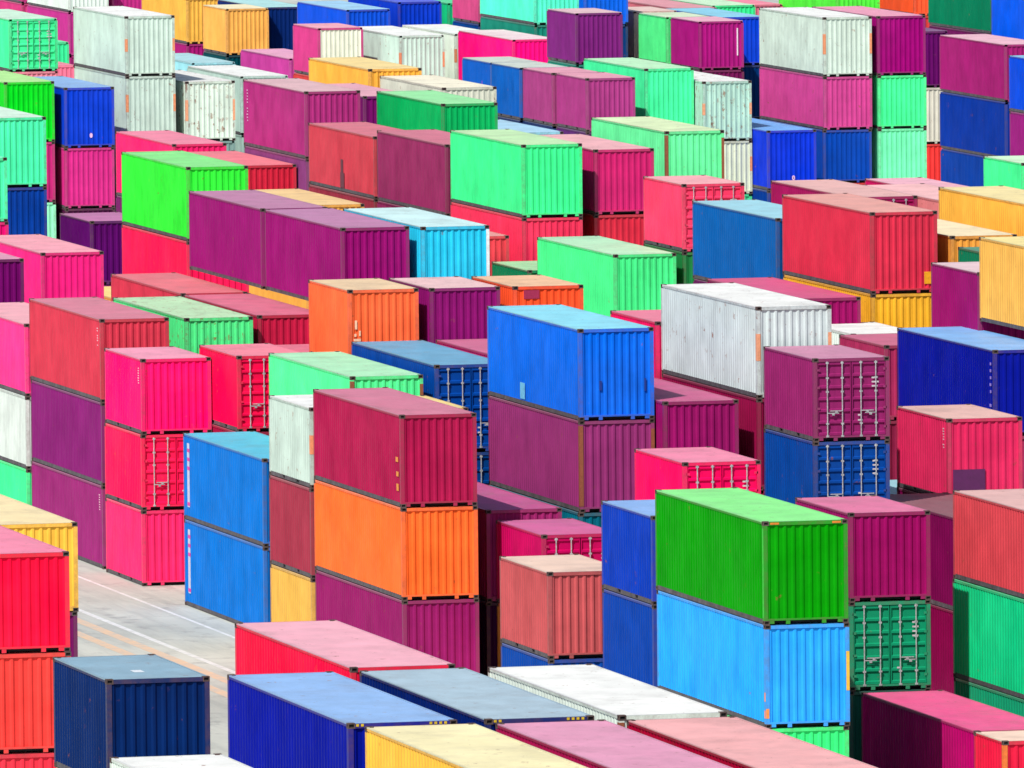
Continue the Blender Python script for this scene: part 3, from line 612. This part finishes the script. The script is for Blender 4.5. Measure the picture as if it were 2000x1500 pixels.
(40, 165.638, 673.109, [(8.383, 2.591, (84, 245, 201), 'aqua container at the top edge left of the dusky purple one', '', None), (5.487, 2.896, (22, 135, 115), 'teal container under the aqua one at the top edge', '', None)], [(0, 2.591, (20, 130, 110)), (2.591, 2.896, (20, 130, 110))]),
(40, 171.412, 685.424, [(7.773, 2.591, (4, 101, 230), 'blue container at the top edge behind the dusky purple one', '', None), (5.182, 2.591, (10, 60, 120), 'dark blue scrap under the blue one behind the dusky purple box', '', None)], [(0, 2.591, (10, 60, 120)), (2.591, 2.591, (10, 60, 120))]),
(40, 183.793, 699.577, [(5.487, 2.591, (220, 106, 136), 'pink roof scrap at the top edge above the off white one', '', None)], [(0, 2.591, None), (2.591, 2.896, None)]),
(40, 186.248, 688.427, [(7.773, 2.896, (86, 235, 65), 'scrap of bright green container at the top edge beside orange red', '', None)], [(0, 2.591, None), (2.591, 2.591, None), (5.182, 2.591, None)]),
(40, 108.500, 385.000, [(2.896, 2.896, (111, 4, 70), 'dark magenta strip in the gap between teal doors and jade green side', '', (0.147, 0.002, 0.023)), (0.0, 2.896, (121, 4, 65), 'lower dark magenta strip in the gap left of the jade side', '', None)], []),
]
rs = random.Random(3)
BURIED = [(150, 40, 70), (20, 70, 150), (110, 30, 95), (70, 200, 140), (200, 60, 60)]
for size, x, y, levels, buried in STACKS:
    for z, H, color, label, opts, roof in levels:
        dx, dy, yw = rs.uniform(-.022, .022), rs.uniform(-.014, .014), math.radians(rs.uniform(-.07, .07))
        container(size, H, color, x + dx, y + dy, z, label, opts, roof, 2 if y < 625 else 1, yw)
    for z, H, color in buried:
        hidden_container(size, H, color or rs.choice(BURIED), x, y, z)

# ------------------------------------------------------------------ ground
def sheet(name, x0, x1, y0, y1, z, mat, kind='structure'):
    mb = MB(); mb.poly([(x0, y0, z), (x1, y0, z), (x1, y1, z), (x0, y1, z)])
    o = put(name, mb.mesh(name, [mat])); o['kind'] = kind
    return o
m, nt, bs = nodes('yard_concrete')
tc = N(nt, 'ShaderNodeTexCoord')
f1 = ramp(nt, noise(nt, tc.outputs['Object'], .12, 6, .6), .3, .7)
mp = N(nt, 'ShaderNodeMapping'); mp.inputs['Scale'].default_value = (1.6, .12, 1)
nt.links.new(tc.outputs['Object'], mp.inputs[0])
f2 = ramp(nt, noise(nt, mp.outputs[0], .9, 5, .65), .45, .75)
c = mixc(nt, f1, (.42, .44, .39, 1), (.58, .60, .53, 1))
c = mixc(nt, math_(nt, 'MULTIPLY', f2, .55), c, (.24, .26, .25, 1))
f3 = ramp(nt, noise(nt, tc.outputs['Object'], .8, 6, .75), .54, .66)
c = mixc(nt, math_(nt, 'MULTIPLY', f3, .5), c, (.18, .18, .18, 1))
nt.links.new(c, bs.inputs['Base Color']); bs.inputs['Roughness'].default_value = .75
M_GROUND = m
sheet('ground', -900, 1400, -200, 3200, 0.0, M_GROUND)
def worn_line(name, col):
    m, nt, bs = nodes(name)
    tc = N(nt, 'ShaderNodeTexCoord')
    f = ramp(nt, noise(nt, tc.outputs['Object'], 1.7, 6, .75), .36, .66)
    c = mixc(nt, math_(nt, 'MULTIPLY', f, .75), col, (.44, .46, .43, 1))
    nt.links.new(c, bs.inputs['Base Color']); bs.inputs['Roughness'].default_value = .7
    return m
M_WLINE = worn_line('white_road_paint', (.78, .79, .76, 1))
M_YLINE = worn_line('yellow_road_paint', (.74, .50, .30, 1))
for n_, x_, w_, m_ in (('white_line', 92.59, .07, M_WLINE), ('white_line', 89.9, .11, M_WLINE), ('yellow_line', 89.05, .20, M_YLINE), ('yellow_line', 88.05, .20, M_YLINE)):
    sheet(n_, x_ - w_, x_ + w_, 250, 640, .004, m_)


# ------------------------------------------------------------------ light and camera
w = bpy.data.worlds.new('World'); scene.world = w; w.use_nodes = True
nt = w.node_tree; nt.nodes.clear()
sky = nt.nodes.new('ShaderNodeTexSky'); sky.sky_type = 'NISHITA'; sky.sun_disc = False
bg = nt.nodes.new('ShaderNodeBackground'); out = nt.nodes.new('ShaderNodeOutputWorld')
nt.links.new(sky.outputs[0], bg.inputs[0]); nt.links.new(bg.outputs[0], out.inputs[0])
SUN = Vector((-0.46, -0.485, 0.73)).normalized()
sky.sun_elevation = math.asin(SUN.z); sky.sun_rotation = math.atan2(SUN.x, SUN.y)
sky.dust_density = 2.0; sky.air_density = 1.0
bg.inputs[1].default_value = 0.10
ld = bpy.data.lights.new('sun', 'SUN'); ld.energy = 4.3; ld.angle = math.radians(0.5); ld.color = (1.0, .96, .90)
lo = bpy.data.objects.new('sun', ld); COL.objects.link(lo)
lo.rotation_euler = SUN.to_track_quat('Z', 'Y').to_euler()
lo.location = (0, 0, 200)

cam = bpy.data.cameras.new('camera'); co = bpy.data.objects.new('camera', cam); COL.objects.link(co)
cam.sensor_width = 36.0; cam.sensor_fit = 'HORIZONTAL'; cam.lens = 25726.49 / 2000 * 36
cam.clip_start = 1.0; cam.clip_end = 6000
yaw, pitch, roll = .239312572, .0706223716, -.00969644243
f = Vector((math.sin(yaw) * math.cos(pitch), math.cos(yaw) * math.cos(pitch), -math.sin(pitch)))
r = Vector((math.cos(yaw), -math.sin(yaw), 0)); u = r.cross(f)
r2 = math.cos(roll) * r + math.sin(roll) * u; u2 = -math.sin(roll) * r + math.cos(roll) * u
co.matrix_world = Matrix(((r2.x, u2.x, -f.x, 0), (r2.y, u2.y, -f.y, 0), (r2.z, u2.z, -f.z, 38.4873217), (0, 0, 0, 1)))
scene.camera = co
scene.view_settings.view_transform = 'Standard'; scene.view_settings.look = 'None'
scene.view_settings.gamma = 1.0; scene.view_settings.exposure = 0.05
scene.cycles.max_bounces = 6; scene.cycles.diffuse_bounces = 3; scene.cycles.glossy_bounces = 2
